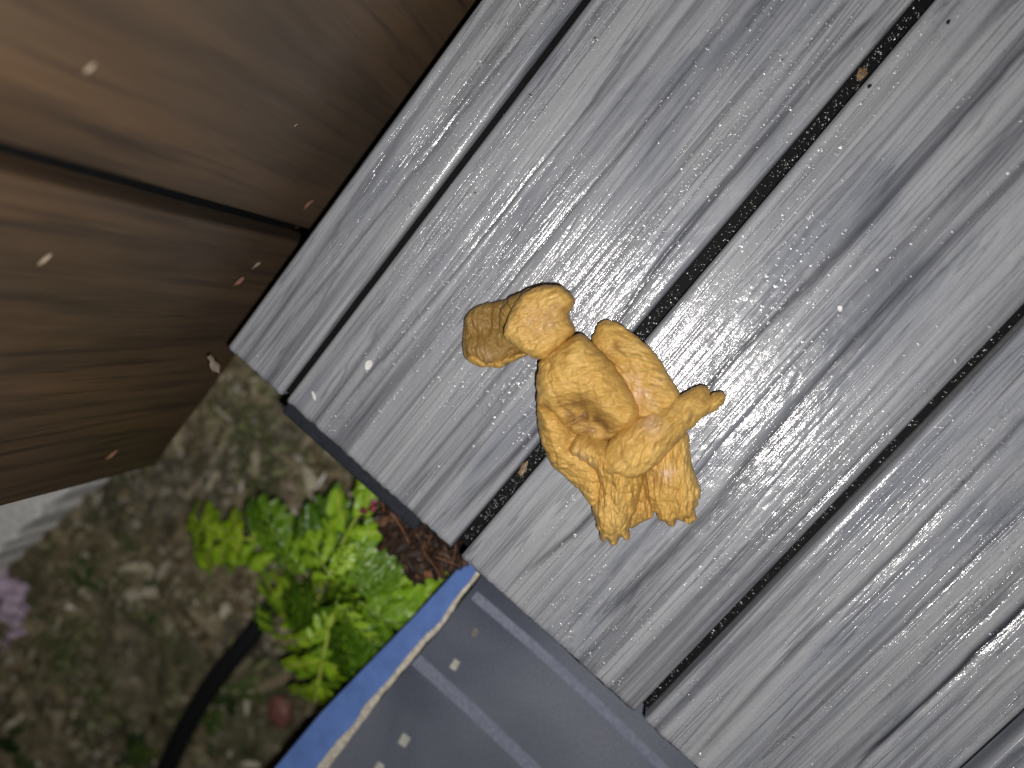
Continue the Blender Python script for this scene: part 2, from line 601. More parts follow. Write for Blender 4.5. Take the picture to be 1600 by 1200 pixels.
def cap(nr=3, nt=8):
    V = [(0, 0, 1.0)]; F = []
    for i in range(1, nr + 1):
        a = i / nr
        for k in range(nt):
            t = 2 * math.pi * (k + .5 * i) / nt
            V.append((a * math.cos(t), a * math.sin(t), 1 - a * a))
    for k in range(nt):
        F.append((0, 1 + k, 1 + (k + 1) % nt))
    for i in range(nr - 1):
        o_ = 1 + i * nt
        for k in range(nt):
            a, b, c_, d = o_ + k, o_ + (k + 1) % nt, o_ + nt + (k + 1) % nt, o_ + nt + k
            F += [(a, d, c_), (a, c_, b)]
    return np.array(V), np.array(F)


CAPB = cap()


def board_ok(y):
    ok = (y < EDGE - .004)
    for yy in (BW, 0, -BW, -2 * BW, -3 * BW):
        ok &= np.abs(y - yy) > .007
    return ok


n_ = 190000
dx = RNG.uniform(.003, .75, n_); dy = RNG.uniform(-.42, EDGE - .004, n_)
cl = fbm(dx * 9, dy * 30, seed=55, octv=3) + .9 * fbm(dx * 7, dy * 210, seed=58, octv=2)
keep = board_ok(dy) & (cl > RNG.uniform(-.25, 2.2, n_))
dx, dy = dx[keep], dy[keep]
r_ = np.clip(RNG.lognormal(math.log(.00084), .34, len(dx)), .0004, .0017)
hh_ = r_ * np.clip(RNG.lognormal(math.log(.19), .7, len(dx)), .04, .9)
o = blobs('rain_drops', np.stack([dx, dy, r_ * 0 - .00002], 1), r_ * RNG.uniform(.8, 1.2, len(dx)), r_ * RNG.uniform(1.0, 1.9, len(dx)), hh_, RNG.uniform(-.5, .5, len(dx)), M['water'], CAPB, tilt=.10)
print('drops', len(dx))
tag(o, 'fine rain drops beaded all over the wet deck boards', kind='stuff')
# beads standing in the slots
gxs, gys, grr = [], [], []
for yy, nn in ((0.0, 1100), (-BW, 600), (-2 * BW, 150)):
    x = RNG.uniform(.005, .72, nn); gxs.append(x); gys.append(yy + RNG.uniform(-.0030, .0030, nn)); grr.append(np.clip(RNG.lognormal(math.log(.0013), .28, nn), .0006, .0020))
gxs = np.concatenate(gxs); gys = np.concatenate(gys); grr = np.concatenate(grr)
o = blobs('slot_drops', np.stack([gxs, gys, gxs * 0 - .0131], 1), grr, grr, grr * RNG.uniform(.10, .45, len(grr)), gxs * 0, M['water'], CAPB)
tag(o, 'rain drops beaded on the black strips between boards', kind='stuff')

# ------------------------------------------------------------------ fence
YF = .2054 + .012
bl = aty(240, 730, YF)
ZB, XE = bl[2], bl[0]
gp = aty(463, 366, YF)
XG = gp[0]
fence = empty('fence', (XE, YF, ZB))
tag(fence, 'wet brown wooden fence boards standing along the deck side', 'fence')


def fence_board(x0, x1, seed):
    zs = np.concatenate([[ZB, ZB + .001], np.arange(ZB + .004, .5, .004), np.linspace(.52, 1.3, 20)])
    r = .003
    ang = np.linspace(0, math.pi / 2, 4)
    lo = [(x0, .018), (x0, .006)] + [(x0 + r - r * math.cos(a), r - r * math.sin(a)) for a in ang]
    hi = [(x1 - (p - x0), z) for p, z in lo[::-1]]
    mid = [(x, 0.0) for x in np.arange(x0 + r + .0015, x1 - r - .001, .0015)]
    prof = np.array(lo + mid + hi)
    nz, nx = len(zs), len(prof)
    Zz = np.repeat(zs[:, None], nx, 1); Xx = np.repeat(prof[None, :, 0], nz, 0).copy(); Yy = np.repeat(prof[None, :, 1], nz, 0).copy()
    top = np.clip((.003 - Yy) / .003, 0, 1)
    wob = .006 * noise(Zz * 5, Xx * 8, seed=seed)
    hh = .0005 * fbm(Zz * 5, (Xx + wob) * 110, seed=seed, octv=3) + .0006 * fbm(Zz * 3, (Xx + wob) * 40, seed=seed + 3, octv=2)
    Yy = Yy - hh * top + YF
    V = np.stack([Xx.ravel() - XE, Yy.ravel() - YF, Zz.ravel() - ZB], 1)
    F = [tuple(f) for f in grid_faces(nz, nx)]
    F.append(tuple(range(nx))[::-1])
    F.append(tuple((nz - 1) * nx + k for k in range(nx)))
    F.append((0, nx - 1, nz * nx - 1, (nz - 1) * nx))
    return mesh('fence_board', V, F, M['fence'], fence)


fence_board(XE, XG - .0062, 91)
fence_board(XG + .0050, XG + .40, 137)
fence_board(XG + .407, XG + .80, 137)
rail = box('fence_rail', (0.01, .024, .06), (XG + .75 - XE, .05, .13), M['fence'], fence)
dark_sheet = box('gap_dark_sheet', (0.02, .0185, .004), (XG + .75 - XE, .0235, 1.2), M['void'], fence)  # black sheet added behind the boards so the gap between them stays dark


def disc_thing(name, c, nrm, ax, a, b, th, mat, label, cat, seed, cup=.25):
    """a small curled oval petal or chip lying against the surface with normal nrm"""
    nrm = np.array(nrm, float); nrm /= np.linalg.norm(nrm)
    ax = np.array(ax, float); ax -= nrm * ax.dot(nrm); ax /= np.linalg.norm(ax)
    bx = np.cross(nrm, ax)
    nr, nt = 6, 22
    V = []
    for side in (1, -1):
        for i in range(nr):
            s_ = (i + .001) / (nr - 1)
            for j in range(nt):
                t = 2 * math.pi * j / nt
                rr = 1 + .10 * math.sin(2 * t + seed) + .07 * math.sin(3 * t + seed * 2) + (.16 * math.sin(5 * t + seed * 3) + .1 * math.sin(8 * t + seed) if 'husk' in name or 'leaf' in name else 0)
                x = a * s_ * rr * math.cos(t); y = b * s_ * rr * math.sin(t)
                z = cup * b * (s_ ** 2) * (1 + .4 * math.sin(2 * t + seed)) + side * th * .5 * (1 - s_ ** 4)
                V.append(ax * x + bx * y + nrm * (z + th * .5))
    F = []
    for sd in (0, 1):
        o_ = sd * nr * nt
        for i in range(nr - 1):
            for j in range(nt):
                q = (o_ + i * nt + j, o_ + (i + 1) * nt + j, o_ + (i + 1) * nt + (j + 1) % nt, o_ + i * nt + (j + 1) % nt)
                F.append(q if sd == 0 else q[::-1])
    j0 = (nr - 1) * nt
    for j in range(nt):
        F.append((j0 + j, nr * nt + j0 + j, nr * nt + j0 + (j + 1) % nt, j0 + (j + 1) % nt))
    o = mesh(name, V, F, mat)
    o.location = tuple(float(k) for k in c)
    if label:
        tag(o, label, cat)
    return o


for (u, v, a, b, mt, lab, gp_) in [
    (478, 316, .0052, .0030, 'petal', 'pink petal stuck to fence above the dark gap, nearest the deck edge', 1),
    (397, 412, .0042, .0022, 'petal_pale', 'small cream petal stuck just above a larger pink one on the fence', 2),
    (369, 437, .0055, .0034, 'petal', 'pink petal stuck on fence below the gap, beneath a cream petal', 3),
    (170, 708, .0062, .0034, 'petal', 'pink petal stuck near the bottom end of the brown fence', 4),
    (66, 401, .0050, .0016, 'petal_pale', 'thin cream petal on fence at the far left below the dark gap', 5),
    (136, 102, .0034, .0012, 'petal_pale', 'tiny cream sliver on the fence high above the dark gap', 6),
    (459, 193, .0016, .0005, 'petal_pale', 'tiny pale speck on the upper fence board', 7),
    (300, 712, .0028, .0008, 'seed', None, 8),
]:
    if lab is None:
        continue
    p = aty(u, v, YF)
    q = aty(u + 20, v - 16, YF)
    disc_thing('petal', (p[0], YF - .0012, p[2]), (0, -1, 0), q - p, a * .8, b * .8, .0004, M[mt], lab, 'petal', gp_, .2)

# ------------------------------------------------------------------ slate blue box beside the deck end
ZL = -.055
bx = empty('storage_box', at(700, 1050, ZL))
B0 = np.array(bx.location)
tag(bx, 'slate blue storage box lid with bright blue rim against the deck end', 'storage box')


def loft(name, top_px, bot_px, ztop, zbot, mat, parent, th=.004, n=60, rough=.0, smooth=False):
    """sheet between two surveyed edges, given a real thickness downwards"""
    def path(px, z):
        P = np.array([at(u, v, z) for u, v in px])
        L = np.concatenate([[0], np.cumsum(np.linalg.norm(np.diff(P, axis=0), axis=1))])
        t = np.linspace(0, L[-1], n)
        return np.stack([np.interp(t, L, P[:, k]) for k in range(3)], 1)
    A, B = path(top_px, ztop), path(bot_px, zbot)
    if rough:
        dxy = B - A; dxy[:, 2] = 0; dxy /= np.linalg.norm(dxy, axis=1)[:, None] + 1e-9
        w1 = rough * fbm(np.arange(n) * .07, np.zeros(n), seed=5, octv=5)
        w2 = rough * fbm(np.arange(n) * .07, np.zeros(n), seed=15, octv=5)
        A = A + dxy * w1[:, None]; B = B + dxy * w2[:, None]
    mids = [A, A * .5 + B * .5, B]
    V = [p for row in mids for p in row] + [p - [0, 0, th] for row in mids for p in row]
    V = np.array(V) - B0
    F = [tuple(f) for f in grid_faces(3, n)] + [tuple(f) for f in grid_faces(3, n, 3 * n, True)]
    k = 3 * n
    for i in range(n - 1):
        F.append((i, i + 1, k + i + 1, k + i)); F.append((2 * n + i, k + 2 * n + i, k + 2 * n + i + 1, 2 * n + i + 1))
    for e in (0, n - 1):
        for r_ in (0, 1):
            F.append((r_ * n + e, (r_ + 1) * n + e, k + (r_ + 1) * n + e, k + r_ * n + e))
    return mesh(name, V, F, mat, parent, smooth)


inner = [(770, 862), (749, 893), (680, 985), (642, 1024), (576, 1104), (500, 1200), (420, 1300), (340, 1400)]
outer = [(745, 855), (722, 882), (645, 966), (565, 1048), (500, 1116), (430, 1200), (340, 1300), (250, 1400)]
cream_in = [(u + 9, v + 2) for u, v in inner]
loft('rim', inner, outer, ZL - .0005, ZL - .0095, M['blue'], bx, .005)
loft('worn_edge', [(u + k * 1.4, v + k) for k, (u, v) in enumerate(inner)], [(u - 3, v - 2) for u, v in inner], ZL + .0006, ZL + .0006, M['cream'], bx, .002, 240, .0009)
# lid surface: one panel
lid_a = [(775, 862), (755, 896), (686, 988), (648, 1028), (582, 1107), (506, 1203), (426, 1303), (346, 1403)]
lid_b = [(u + 620, v + 560) for u, v in lid_a]
loft('lid', lid_a, lid_b, ZL, ZL, M['slate'], bx, .006, 60)
# ribs moulded in the lid
def rib(px, wpx):
    a = np.array(px, float)
    d = np.array([.74, .67]); nn = np.array([.67, -.74]) * wpx / 2
    loft('rib', [tuple(p + nn) for p in a], [tuple(p - nn) for p in a], ZL + .0005, ZL + .0005, M['rib'], bx, .003, 40)
rib([(741, 930), (839, 1014), (944, 1110), (1042, 1206), (1172, 1330)], 15)
rib([(650, 1031), (744, 1116), (832, 1200), (960, 1325)], 20)
# walls below the rim
tp = at(722, 882, ZL); tq = at(250, 1400, ZL)
def wall(p, q, z0, z1, mat, inset):
    d = (q - p); d[2] = 0; d /= np.linalg.norm(d)
    nrm = np.array([-d[1], d[0], 0])
    c_ = [p, q]
    V = []
    for zz in (z0, z1):
        for b_ in (p, q):
            for o_ in (0, .004):
                w_ = b_ - nrm * (inset + o_) * 1.0
                V.append((w_[0] - B0[0], w_[1] - B0[1], zz - B0[2]))
    F = [(0, 2, 3, 1), (4, 5, 7, 6), (0, 4, 6, 2), (1, 3, 7, 5), (0, 1, 5, 4), (2, 6, 7, 3)]
    return mesh('side_wall', V, F, mat, bx, False)
pin, qin = at(760, 905, ZL), at(360, 1400, ZL)
wall(pin, qin, -.19, ZL - .0065, M['slate'], .0)
for (u, v, s_, dim) in [(742, 988, .0028, .5), (711, 1038, .0035, 1), (632, 1156, .0046, 1), (592, 1200, .0042, 1)]:
    p = at(u, v, ZL) - B0
    a = np.array(at(u + 10, v - 18, ZL) - B0) - p; a /= np.linalg.norm(a)
    b = np.array([-a[1], a[0], 0])
    hw, hl = s_ * .72, s_
    V = [p + a * i * hl * (1 + .1 * math.sin(u)) + b * j * hw + np.array([0, 0, zz]) for zz in (.0002, .0014) for i, j in ((-1, -1), (1, -1), (1, 1), (-1, 1))]
    if 'chip_m' not in M:
        M['chip_m'] = simple('pale_inlay', (.50, .50, .44), .6, 500, .3, .3, .1)
        M['chip_d'] = simple('dull_inlay', (.20, .19, .16), .6, 500, .3, .3, .1)
    oo = mesh('inlay', V, [(3, 2, 1, 0), (4, 5, 6, 7), (0, 1, 5, 4), (1, 2, 6, 5), (2, 3, 7, 6), (3, 0, 4, 7)], M['chip_m'] if dim == 1 else M['chip_d'], bx, False)
    mm = oo.modifiers.new('bevel', 'BEVEL'); mm.width = .0006; mm.segments = 2

# ------------------------------------------------------------------ droppings
ZOOM = lambda pts: [(680 + x / 2.5, 400 + y / 2.5) for x, y in pts]


def catmull(P, per=14):
    P = np.array(P, float); n = len(P); out = []
    for i in range(n):
        a, b, c_, d = P[i - 1], P[i], P[(i + 1) % n], P[(i + 2) % n]
        for k in range(per):
            t = k / per
            out.append(.5 * ((2 * b) + (-a + c_) * t + (2 * a - 5 * b + 4 * c_ - d) * t * t + (-a + 3 * b - 3 * c_ + d) * t ** 3))
    return np.array(out)


pile = empty('dog_dropping', (at(940, 650, 0)[0], at(940, 650, 0)[1], 0))
tag(pile, 'mustard coloured heap of dog droppings lying across a gap in the deck', 'droppings')
PO = np.array(pile.location)


def lump(px, zb, zt, R, seed, mat='drop', fib=0.0, ends=None, dents=(), brown=0.0, pw=2.3, label=None, edge_h=.40, amp=1.0, fdir=None, jag=None):
    """one piece of the heap: surveyed outline at its own height, inflated to a rounded solid"""
    px = ZOOM(px)
    zsil = zb + (zt - zb) * edge_h
    def zl(p, z):
        return z
    P = np.array([at(u, v, zsil) for u, v in px])
    out = catmull(P[:, :2], 16)
    # resample evenly and roughen the outline
    seg = np.linalg.norm(np.diff(np.vstack([out, out[:1]]), axis=0), axis=1)
    L = np.concatenate([[0], np.cumsum(seg)])
    N = 260
    t = np.linspace(0, L[-1], N, endpoint=False)
    oo = np.vstack([out, out[:1]])
    out = np.stack([np.interp(t, L, oo[:, k]) for k in (0, 1)], 1)
    tan = np.roll(out, -1, 0) - np.roll(out, 1, 0); tan /= np.linalg.norm(tan, axis=1)[:, None]
    nrm = np.stack([tan[:, 1], -tan[:, 0]], 1)
    cen = out.mean(0)
    if np.sum(nrm * (out - cen)) < 0: nrm = -nrm
    off = .00055 * fbm(out[:, 0] * 260, out[:, 1] * 260, seed=seed, octv=3)
    if jag is not None:
        j0 = at(680 + jag[0] / 2.5, 400 + jag[1] / 2.5, zsil)[:2]
        w = np.exp(-(np.linalg.norm(out - j0, axis=1) / jag[2]) ** 2)
        off = off + w * .0034 * noise(out[:, 0] * 420, out[:, 1] * 420, seed=seed + 8)
    out = out + nrm * off[:, None] * amp
    S = 1 - (1 - np.linspace(0, 1, 64)) ** 1.35
    XY = cen[None, None] + (out - cen)[None] * S[:, None, None]
    x, y = XY[..., 0].ravel(), XY[..., 1].ravel()
    Q = np.stack([x, y], 1)
    d = np.full(len(Q), 9.0)
    A_, B_ = out, np.roll(out, -1, 0)
    for a, b in zip(A_, B_):
        ab = b - a
        tt = np.clip(((Q - a) @ ab) / (ab @ ab + 1e-15), 0, 1)
        d = np.minimum(d, np.linalg.norm(Q - (a + tt[:, None] * ab), axis=1))
    q = 1 - np.clip(d / R, 0, 1)
    f = (1 - q ** pw) ** (1 / pw)
    zt_l = np.full(len(Q), zt); zb_l = np.full(len(Q), zb)
    if ends is not None:
        (u0, v0, z0), (u1, v1, z1) = ends
        a = at(680 + u0 / 2.5, 400 + v0 / 2.5, zsil)[:2]; b = at(680 + u1 / 2.5, 400 + v1 / 2.5, zsil)[:2]
        s_ = np.clip(((Q - a) @ (b - a)) / ((b - a) @ (b - a)), 0, 1)
        dz = z0 + (z1 - z0) * s_
        zt_l = zt_l + dz; zb_l = np.maximum(zb_l + dz, 0.0)
    zm = zb_l + (zt_l - zb_l) * edge_h
    nf = 1.0
    lumpy = .0013 * fbm(x * 50, y * 50, seed=seed + 2, octv=2) + .0008 * fbm(x * 190, y * 190, seed=seed + 4, octv=3)
    if fdir is None:
        a = math.radians(50)
    else:
        a = math.radians(fdir)
    xr = x * math.cos(a) + y * math.sin(a); yr = -x * math.sin(a) + y * math.cos(a)
    fibn = fbm(xr * 130, yr * 520, seed=seed + 6, octv=3)
    lumpy = lumpy + (.00045 + fib) * fibn
    cr = 1 - np.abs(fbm(x * 70, y * 70, seed=seed + 31, octv=2)) * 5
    lumpy = lumpy - .0008 * np.clip(cr, 0, 1)
    rim = np.clip(f * 1.6, 0, 1)
    lumpy = lumpy + .0004 * (1 - 3 * np.abs(fbm(xr * 120, yr * 240, seed=seed + 51, octv=3)))
    zup = zm + (zt_l - zm) * f + lumpy * rim * amp
    pal = np.zeros(len(Q))  # mask of the painted pale highlights
    bro = np.full(len(Q), brown)
    bro = bro + np.clip(cr - .35, 0, 1) * .35
    for (u, v, r1, dep, bb) in dents:
        c_ = at(680 + u / 2.5, 400 + v / 2.5, zt)[:2]
        g_ = np.exp(-(np.linalg.norm(Q - c_, axis=1) / r1) ** 2)
        zup -= dep * g_; pal = pal + max(-bb, 0) * g_ * np.clip(.6 + .8 * fbm(x * 200, y * 200, seed=seed + 19, octv=2), 0, 1.2); bro = bro + max(bb, 0) * g_ * np.clip(.7 + .5 * fbm(x * 160, y * 160, seed=seed + 9, octv=2), 0, 1.2)
    zup = np.maximum(zup, .0004)
    zdn = np.maximum(zm - (zm - zb_l) * f, 0.0001)
    zdn = np.minimum(zdn, zup - .0001)
    # side roughness
    ns = len(S)
    Vu = np.stack([x, y, zup], 1); Vd = np.stack([x, y, zdn], 1)
    V = np.concatenate([Vu, Vd]) - PO
    F = []
    for o_, fl_ in ((0, 0), (ns * N, 1)):
        i, j = np.meshgrid(np.arange(ns - 1), np.arange(N), indexing='ij')
        a0 = (i * N + j).ravel() + o_; b0 = (i * N + (j + 1) % N).ravel() + o_
        q4 = np.stack([a0, a0 + N, b0 + N, b0], 1)
        F += [tuple(k) for k in (q4 if not fl_ else q4[:, ::-1])]
    e = (ns - 1) * N
    for j in range(N):
        F.append((e + j, ns * N + e + j, ns * N + e + (j + 1) % N, e + (j + 1) % N))
    ob = mesh('lump', V, F, M[mat], pile, True, {'brown': np.clip(np.concatenate([bro, bro]), 0, 1), 'pale': np.clip(np.concatenate([pal, pal]), 0, 1)})
    if label: ob['label'] = label
    return ob


# dark nub end, upper left
lump([(108, 320), (125, 235), (180, 188), (265, 172), (340, 150), (400, 200), (400, 330), (350, 385), (300, 412), (250, 435), (190, 430), (120, 400)], 0, .017, .012, 3, 'drop_dark',
     dents=((215, 260, .010, .005, .4), (150, 300, .006, .002, .3), (200, 395, .006, -.002, -.2)), edge_h=.35, label='darker brown end piece')
lump([(124, 395), (150, 380), (210, 388), (270, 395), (330, 372), (362, 380), (330, 402), (285, 420), (250, 438), (190, 434), (140, 420)], .003, .0185, .006, 33, 'drop', edge_h=.5, fdir=60)
lump([(270, 190), (320, 150), (380, 128), (360, 190), (300, 240), (255, 300), (250, 240)], .006, .022, .006, 35, 'drop_dark', edge_h=.5, fdir=60)
# long right log under the body
lump([(612, 335), (632, 270), (665, 252), (720, 265), (775, 305), (830, 350), (900, 440), (952, 530), (985, 640), (930, 700), (800, 690), (740, 560), (660, 440)], 0, .027, .021, 5,
     ends=((650, 290, -.006), (900, 560, 0)), dents=((715, 350, .0035, .003, .8), (800, 525, .009, .0012, -.7), (760, 430, .005, .001, .2)), edge_h=.4, fdir=-60)
# left lower log
lump([(398, 590), (412, 570), (500, 600), (560, 680), (640, 700), (690, 800), (670, 930), (620, 972), (575, 925), (520, 870), (462, 822), (418, 730), (402, 660)], 0, .028, .019, 7,
     dents=((455, 640, .006, -.002, 0), (520, 735, .0045, .0022, .5)), edge_h=.4, fdir=-55)
# bottom right broken piece
lump([(870, 700), (985, 690), (1000, 800), (1030, 890), (1038, 940), (1020, 985), (1000, 1030), (968, 1020), (915, 1052), (880, 1020), (845, 985), (822, 930), (810, 860)], 0, .026, .020, 9,
     fib=.0009, jag=(960, 1030, .014), dents=((845, 880, .006, .004, .6), (900, 850, .005, .0005, -.7)), edge_h=.35, fdir=40)
# small filler between the two bottom pieces
lump([(760, 880), (830, 880), (850, 960), (848, 1018), (800, 1040), (760, 1060), (740, 980)], 0, .015, .010, 10, fib=.0004, brown=.15, edge_h=.4, fdir=40)
# main oval body
lump([(405, 430), (430, 395), (480, 350), (540, 312), (580, 308), (622, 345), (680, 400), (730, 470), (775, 545), (798, 612), (770, 660), (715, 700), (650, 725), (560, 700), (500, 660), (440, 590), (402, 575)],
     .004, .040, .026, 11, dents=((580, 640, .0105, .0105, .85), (530, 600, .0075, .005, .75), (630, 690, .006, .004, .5), (660, 690, .008, .005, .5), (600, 430, .012, -.002, 0)), edge_h=.42, fdir=-35)
# bottom lobe pointing down
lump([(560, 690), (640, 700), (740, 740), (800, 800), (812, 880), (795, 960), (768, 1030), (750, 1112), (715, 1105), (690, 1116), (650, 1100), (630, 1045), (612, 985), (640, 900), (620, 830), (520, 760)], .001, .038, .021, 13,
     fib=.0009, jag=(690, 1110, .012), ends=((650, 760, 0), (700, 1080, -.008)), dents=((560, 830, .006, .001, -.7), (640, 720, .007, .004, .4), (690, 880, .006, .002, .3)), edge_h=.35, fdir=40)
# round disc with flat top
lump([(270, 300), (300, 215), (345, 150), (435, 113), (500, 122), (540, 160), (538, 205), (522, 225), (535, 262), (548, 285), (520, 325), (460, 380), (410, 405), (350, 378), (300, 340)], .003, .034, .012, 17,
     dents=((485, 215, .008, .0012, .15), (400, 250, .012, .0006, -.2)), pw=2.6, edge_h=.55, fdir=-20)
# crossing arm on top
lump([(655, 760), (700, 700), (770, 640), (860, 600), (950, 550), (1010, 520), (1052, 510), (1072, 520), (1080, 550), (1098, 540), (1125, 534), (1142, 556), (1110, 605), (1060, 632), (1000, 682), (940, 745), (860, 820), (790, 865), (700, 860), (655, 830)],
     .010, .0445, .024, 19, ends=((720, 780, 0), (1100, 570, -.013)), dents=((850, 655, .007, .0005, -.5), (1000, 620, .007, .001, .2), (690, 790, .008, .002, .3)), edge_h=.42, fdir=15)

# ------------------------------------------------------------------ small things on the deck
disc_thing('petal', at(577, 570, .001), (0, 0, 1), (1, .3, 0), .0032, .0024, .0008, M['white'], 'small round white fleck on the second deck board left of the droppings', 'fleck', 2)
disc_thing('petal', at(491, 618, .001), (0, 0, 1), (.5, 1, 0), .0030, .0010, .0006, M['white'], 'thin white fleck near the end of the second deck board', 'fleck', 3)
disc_thing('petal', at(1312, 482, .001), (0, 0, 1), (.5, 1, 0), .0016, .0013, .0006, M['white'], 'tiny white fleck on the third board right of the droppings', 'fleck', 3)
for o in list(bpy.data.objects):
    if o.name.startswith('petal') and o.get('category') == 'fleck':
        o.name = 'white_fleck'
disc_thing('seed_husk', at(1345, 118, -.004), (.2, .1, 1), (1, .2, 0), .0042, .0022, .0022, M['seed'], 'tan seed husk caught in the dark gap at top right', 'seed husk', 5)
disc_thing('seed_husk', at(818, 733, -.008), (.2, .1, 1), (1, .2, 0), .0046, .0020, .0022, M['seed'], 'tan husk lodged in the gap below left of the droppings', 'seed husk', 7)
disc_thing('dirt_crumb', at(1481, 35, 0), (0, 0, 1), (1, 0, 0), .0012, .0010, .0008, M['void'], 'black crumb of dirt nearest the top edge of the third board', 'crumb', 1)
disc_thing('dirt_crumb', at(1358, 135, 0), (0, 0, 1), (1, 0, 0), .0012, .0010, .0008, M['void'], 'black crumb of dirt beside the tan husk in the gap', 'crumb', 2)
disc_thing('dry_leaf', at(338, 568, -.004), (-.2, .1, 1), (.2, 1, 0), .0070, .0032, .0008, M['tanstone'], 'grey cream leaf scrap at the far left corner of the deck', 'leaf scrap', 4, .5)

# ------------------------------------------------------------------ garden litter
def area_pts(n, poly, z):
    """random points in a surveyed region of the bed"""
    P = np.array([at(u, v, z)[:2] for u, v in poly])
    lo, hi = P.min(0), P.max(0)
    out = []
    while len(out) < n:
        q = RNG.uniform(lo, hi, (n * 2, 2))
        ins = np.zeros(len(q), bool)
        j = len(P) - 1
        for i in range(len(P)):
            c_ = ((P[i, 1] > q[:, 1]) != (P[j, 1] > q[:, 1])) & (q[:, 0] < (P[j, 0] - P[i, 0]) * (q[:, 1] - P[i, 1]) / (P[j, 1] - P[i, 1] + 1e-12) + P[i, 0])
            ins ^= c_; j = i
        out += list(q[ins])
    return np.array(out[:n])


BED = [(-150, 650), (420, 480), (800, 880), (650, 1350), (-150, 1350)]


def scatter(name, n, poly, smin, smax, flat, mat, label, dens=None, lift=.0, base=(ICO, ICF), jit=.3, tilt=.5, elong=(1, 1.8), smooth=False, pw=1.0, toneshift=0):
    p = area_pts(n, poly, GZ)
    if dens is not None:
        k = dens(p) > RNG.uniform(0, 1, len(p)); p = p[k]
    n = len(p)
    s_ = smin + (smax - smin) * RNG.uniform(0, 1, n) ** 2.2
    z = ground_h(p[:, 0], p[:, 1]) + s_ * flat * .5 + RNG.uniform(0, lift, n)
    tn = np.clip(RNG.uniform(0, 1, n) ** pw + toneshift, 0, 1)
    o = blobs(name, np.stack([p[:, 0], p[:, 1], z], 1), s_ * RNG.uniform(*elong, n), s_, s_ * flat, RNG.uniform(0, 6.28, n), mat, base, tn, jit, tilt, smooth)
    tag(o, label, kind='stuff')
    return o


dn = lambda sd, sc, th: (lambda p: np.clip((fbm(p[:, 0] * sc, p[:, 1] * sc, seed=sd, octv=3) - th) * 3, .05, 1))
scatter('gravel', 12000, BED, .0010, .0048, .6, M['gravel'], 'fine mixed gravel scattered over the garden bed', dn(61, 12, -.2), .003, pw=1.6)
scatter('leaf_litter', 15000, BED, .0012, .0060, .16, M['litter'], 'crumbled tan leaf litter over the garden bed', dn(65, 10, -.3), .012, elong=(1.2, 4.5), tilt=.7, pw=1.3)
scatter('moss', 26000, BED, .0010, .0034, .5, M['moss'], 'dark green moss in patches on the garden bed', dn(77, 8, -.05), .008, tilt=.9, elong=(1, 3))
# brown bark and twigs heaped against the deck end
HEAP = [(600, 770), (650, 770), (735, 850), (745, 900), (700, 930), (620, 900)]
pz = -.06
hp = np.array([at(u, v, pz)[:2] for u, v in [(560, 800), (640, 770), (760, 880), (730, 930), (640, 930)]])
nb = 1500
p = area_pts(nb, [(585, 790), (640, 790), (735, 868), (712, 892), (650, 900), (610, 850)], pz)
z = RNG.uniform(-.13, -.06, nb) 
s_ = RNG.uniform(.0014, .0042, nb)
o = blobs('bark_mulch', np.stack([p[:, 0] - .004, p[:, 1], z], 1), s_ * RNG.uniform(1.2, 2.8, nb), s_, s_ * .6, RNG.uniform(0, 6.28, nb), M['bark'], (ICO, ICF), RNG.uniform(0, 1, nb) ** 1.5, .3, .8, False)
tag(o, 'reddish brown bark mulch heaped against the deck end', kind='stuff')


def stone(u, v, r, mat, label, seed, z=None):
    q = at(u, v, GZ)
    V, F = subdiv(*subdiv(ICO, ICF))
    V = V * (1 + .13 * fbm(V[:, 0] * 1.3 + seed, V[:, 1] * 1.3, V[:, 2] * 1.3, seed=seed, octv=3))[:, None]
    V = V * [r * 1.25, r, r * .7]
    o = mesh('stone', V, F, M[mat])
    o.location = (q[0], q[1], float(ground_h(np.array([q[0]]), np.array([q[1]]))[0] + r * .42))
    o.rotation_euler = (0, 0, seed)
    tag(o, label, 'stone')


stone(440, 1112, .012, 'redstone', 'reddish round stone between the black hose and the blue box rim', 1)
stone(285, 880, .0105, 'tanstone', 'tan round stone just below the left frond of the green plant', 2)
stone(309, 672, .008, 'tanstone', 'small tan stone near the bottom corner of the brown fence', 3)
stone(464, 757, .009, 'tanstone', 'tan stone in the bed above the green plant', 4)
stone(130, 1090, .007, 'tanstone', 'small tan stone left of the black hose near the bottom', 5)


def tube(name, P, r, mat, parent=None, nseg=14, taper=None):
    P = np.array(P, float)
    n = len(P)
    T = np.gradient(P, axis=0); T /= np.linalg.norm(T, axis=1)[:, None]
    up = np.array([0, 0, 1.0]); V = []
    for i in range(n):
        a = np.cross(T[i], up); a /= np.linalg.norm(a) + 1e-9; b = np.cross(a, T[i])
        rr = r * (1 if taper is None else taper[i])
        for k in range(nseg):
            t = 2 * math.pi * k / nseg
            V.append(P[i] + rr * (a * math.cos(t) + b * math.sin(t)))
    F = [(i * nseg + k, i * nseg + (k + 1) % nseg, (i + 1) * nseg + (k + 1) % nseg, (i + 1) * nseg + k) for i in range(n - 1) for k in range(nseg)]
    F.append(tuple(range(nseg))[::-1]); F.append(tuple((n - 1) * nseg + k for k in range(nseg)))
    return mesh(name, V, F, mat, parent)


def smooth_path(P, n):
    P = np.array(P, float); out = []
    m_ = len(P)
    for t in np.linspace(0, m_ - 1.0001, n):
        i = int(t); f = t - i
        a, b, c_, d = P[max(i - 1, 0)], P[i], P[min(i + 1, m_ - 1)], P[min(i + 2, m_ - 1)]
        out.append(.5 * ((2 * b) + (-a + c_) * f + (2 * a - 5 * b + 4 * c_ - d) * f * f + (-a + 3 * b - 3 * c_ + d) * f ** 3))
    return np.array(out)


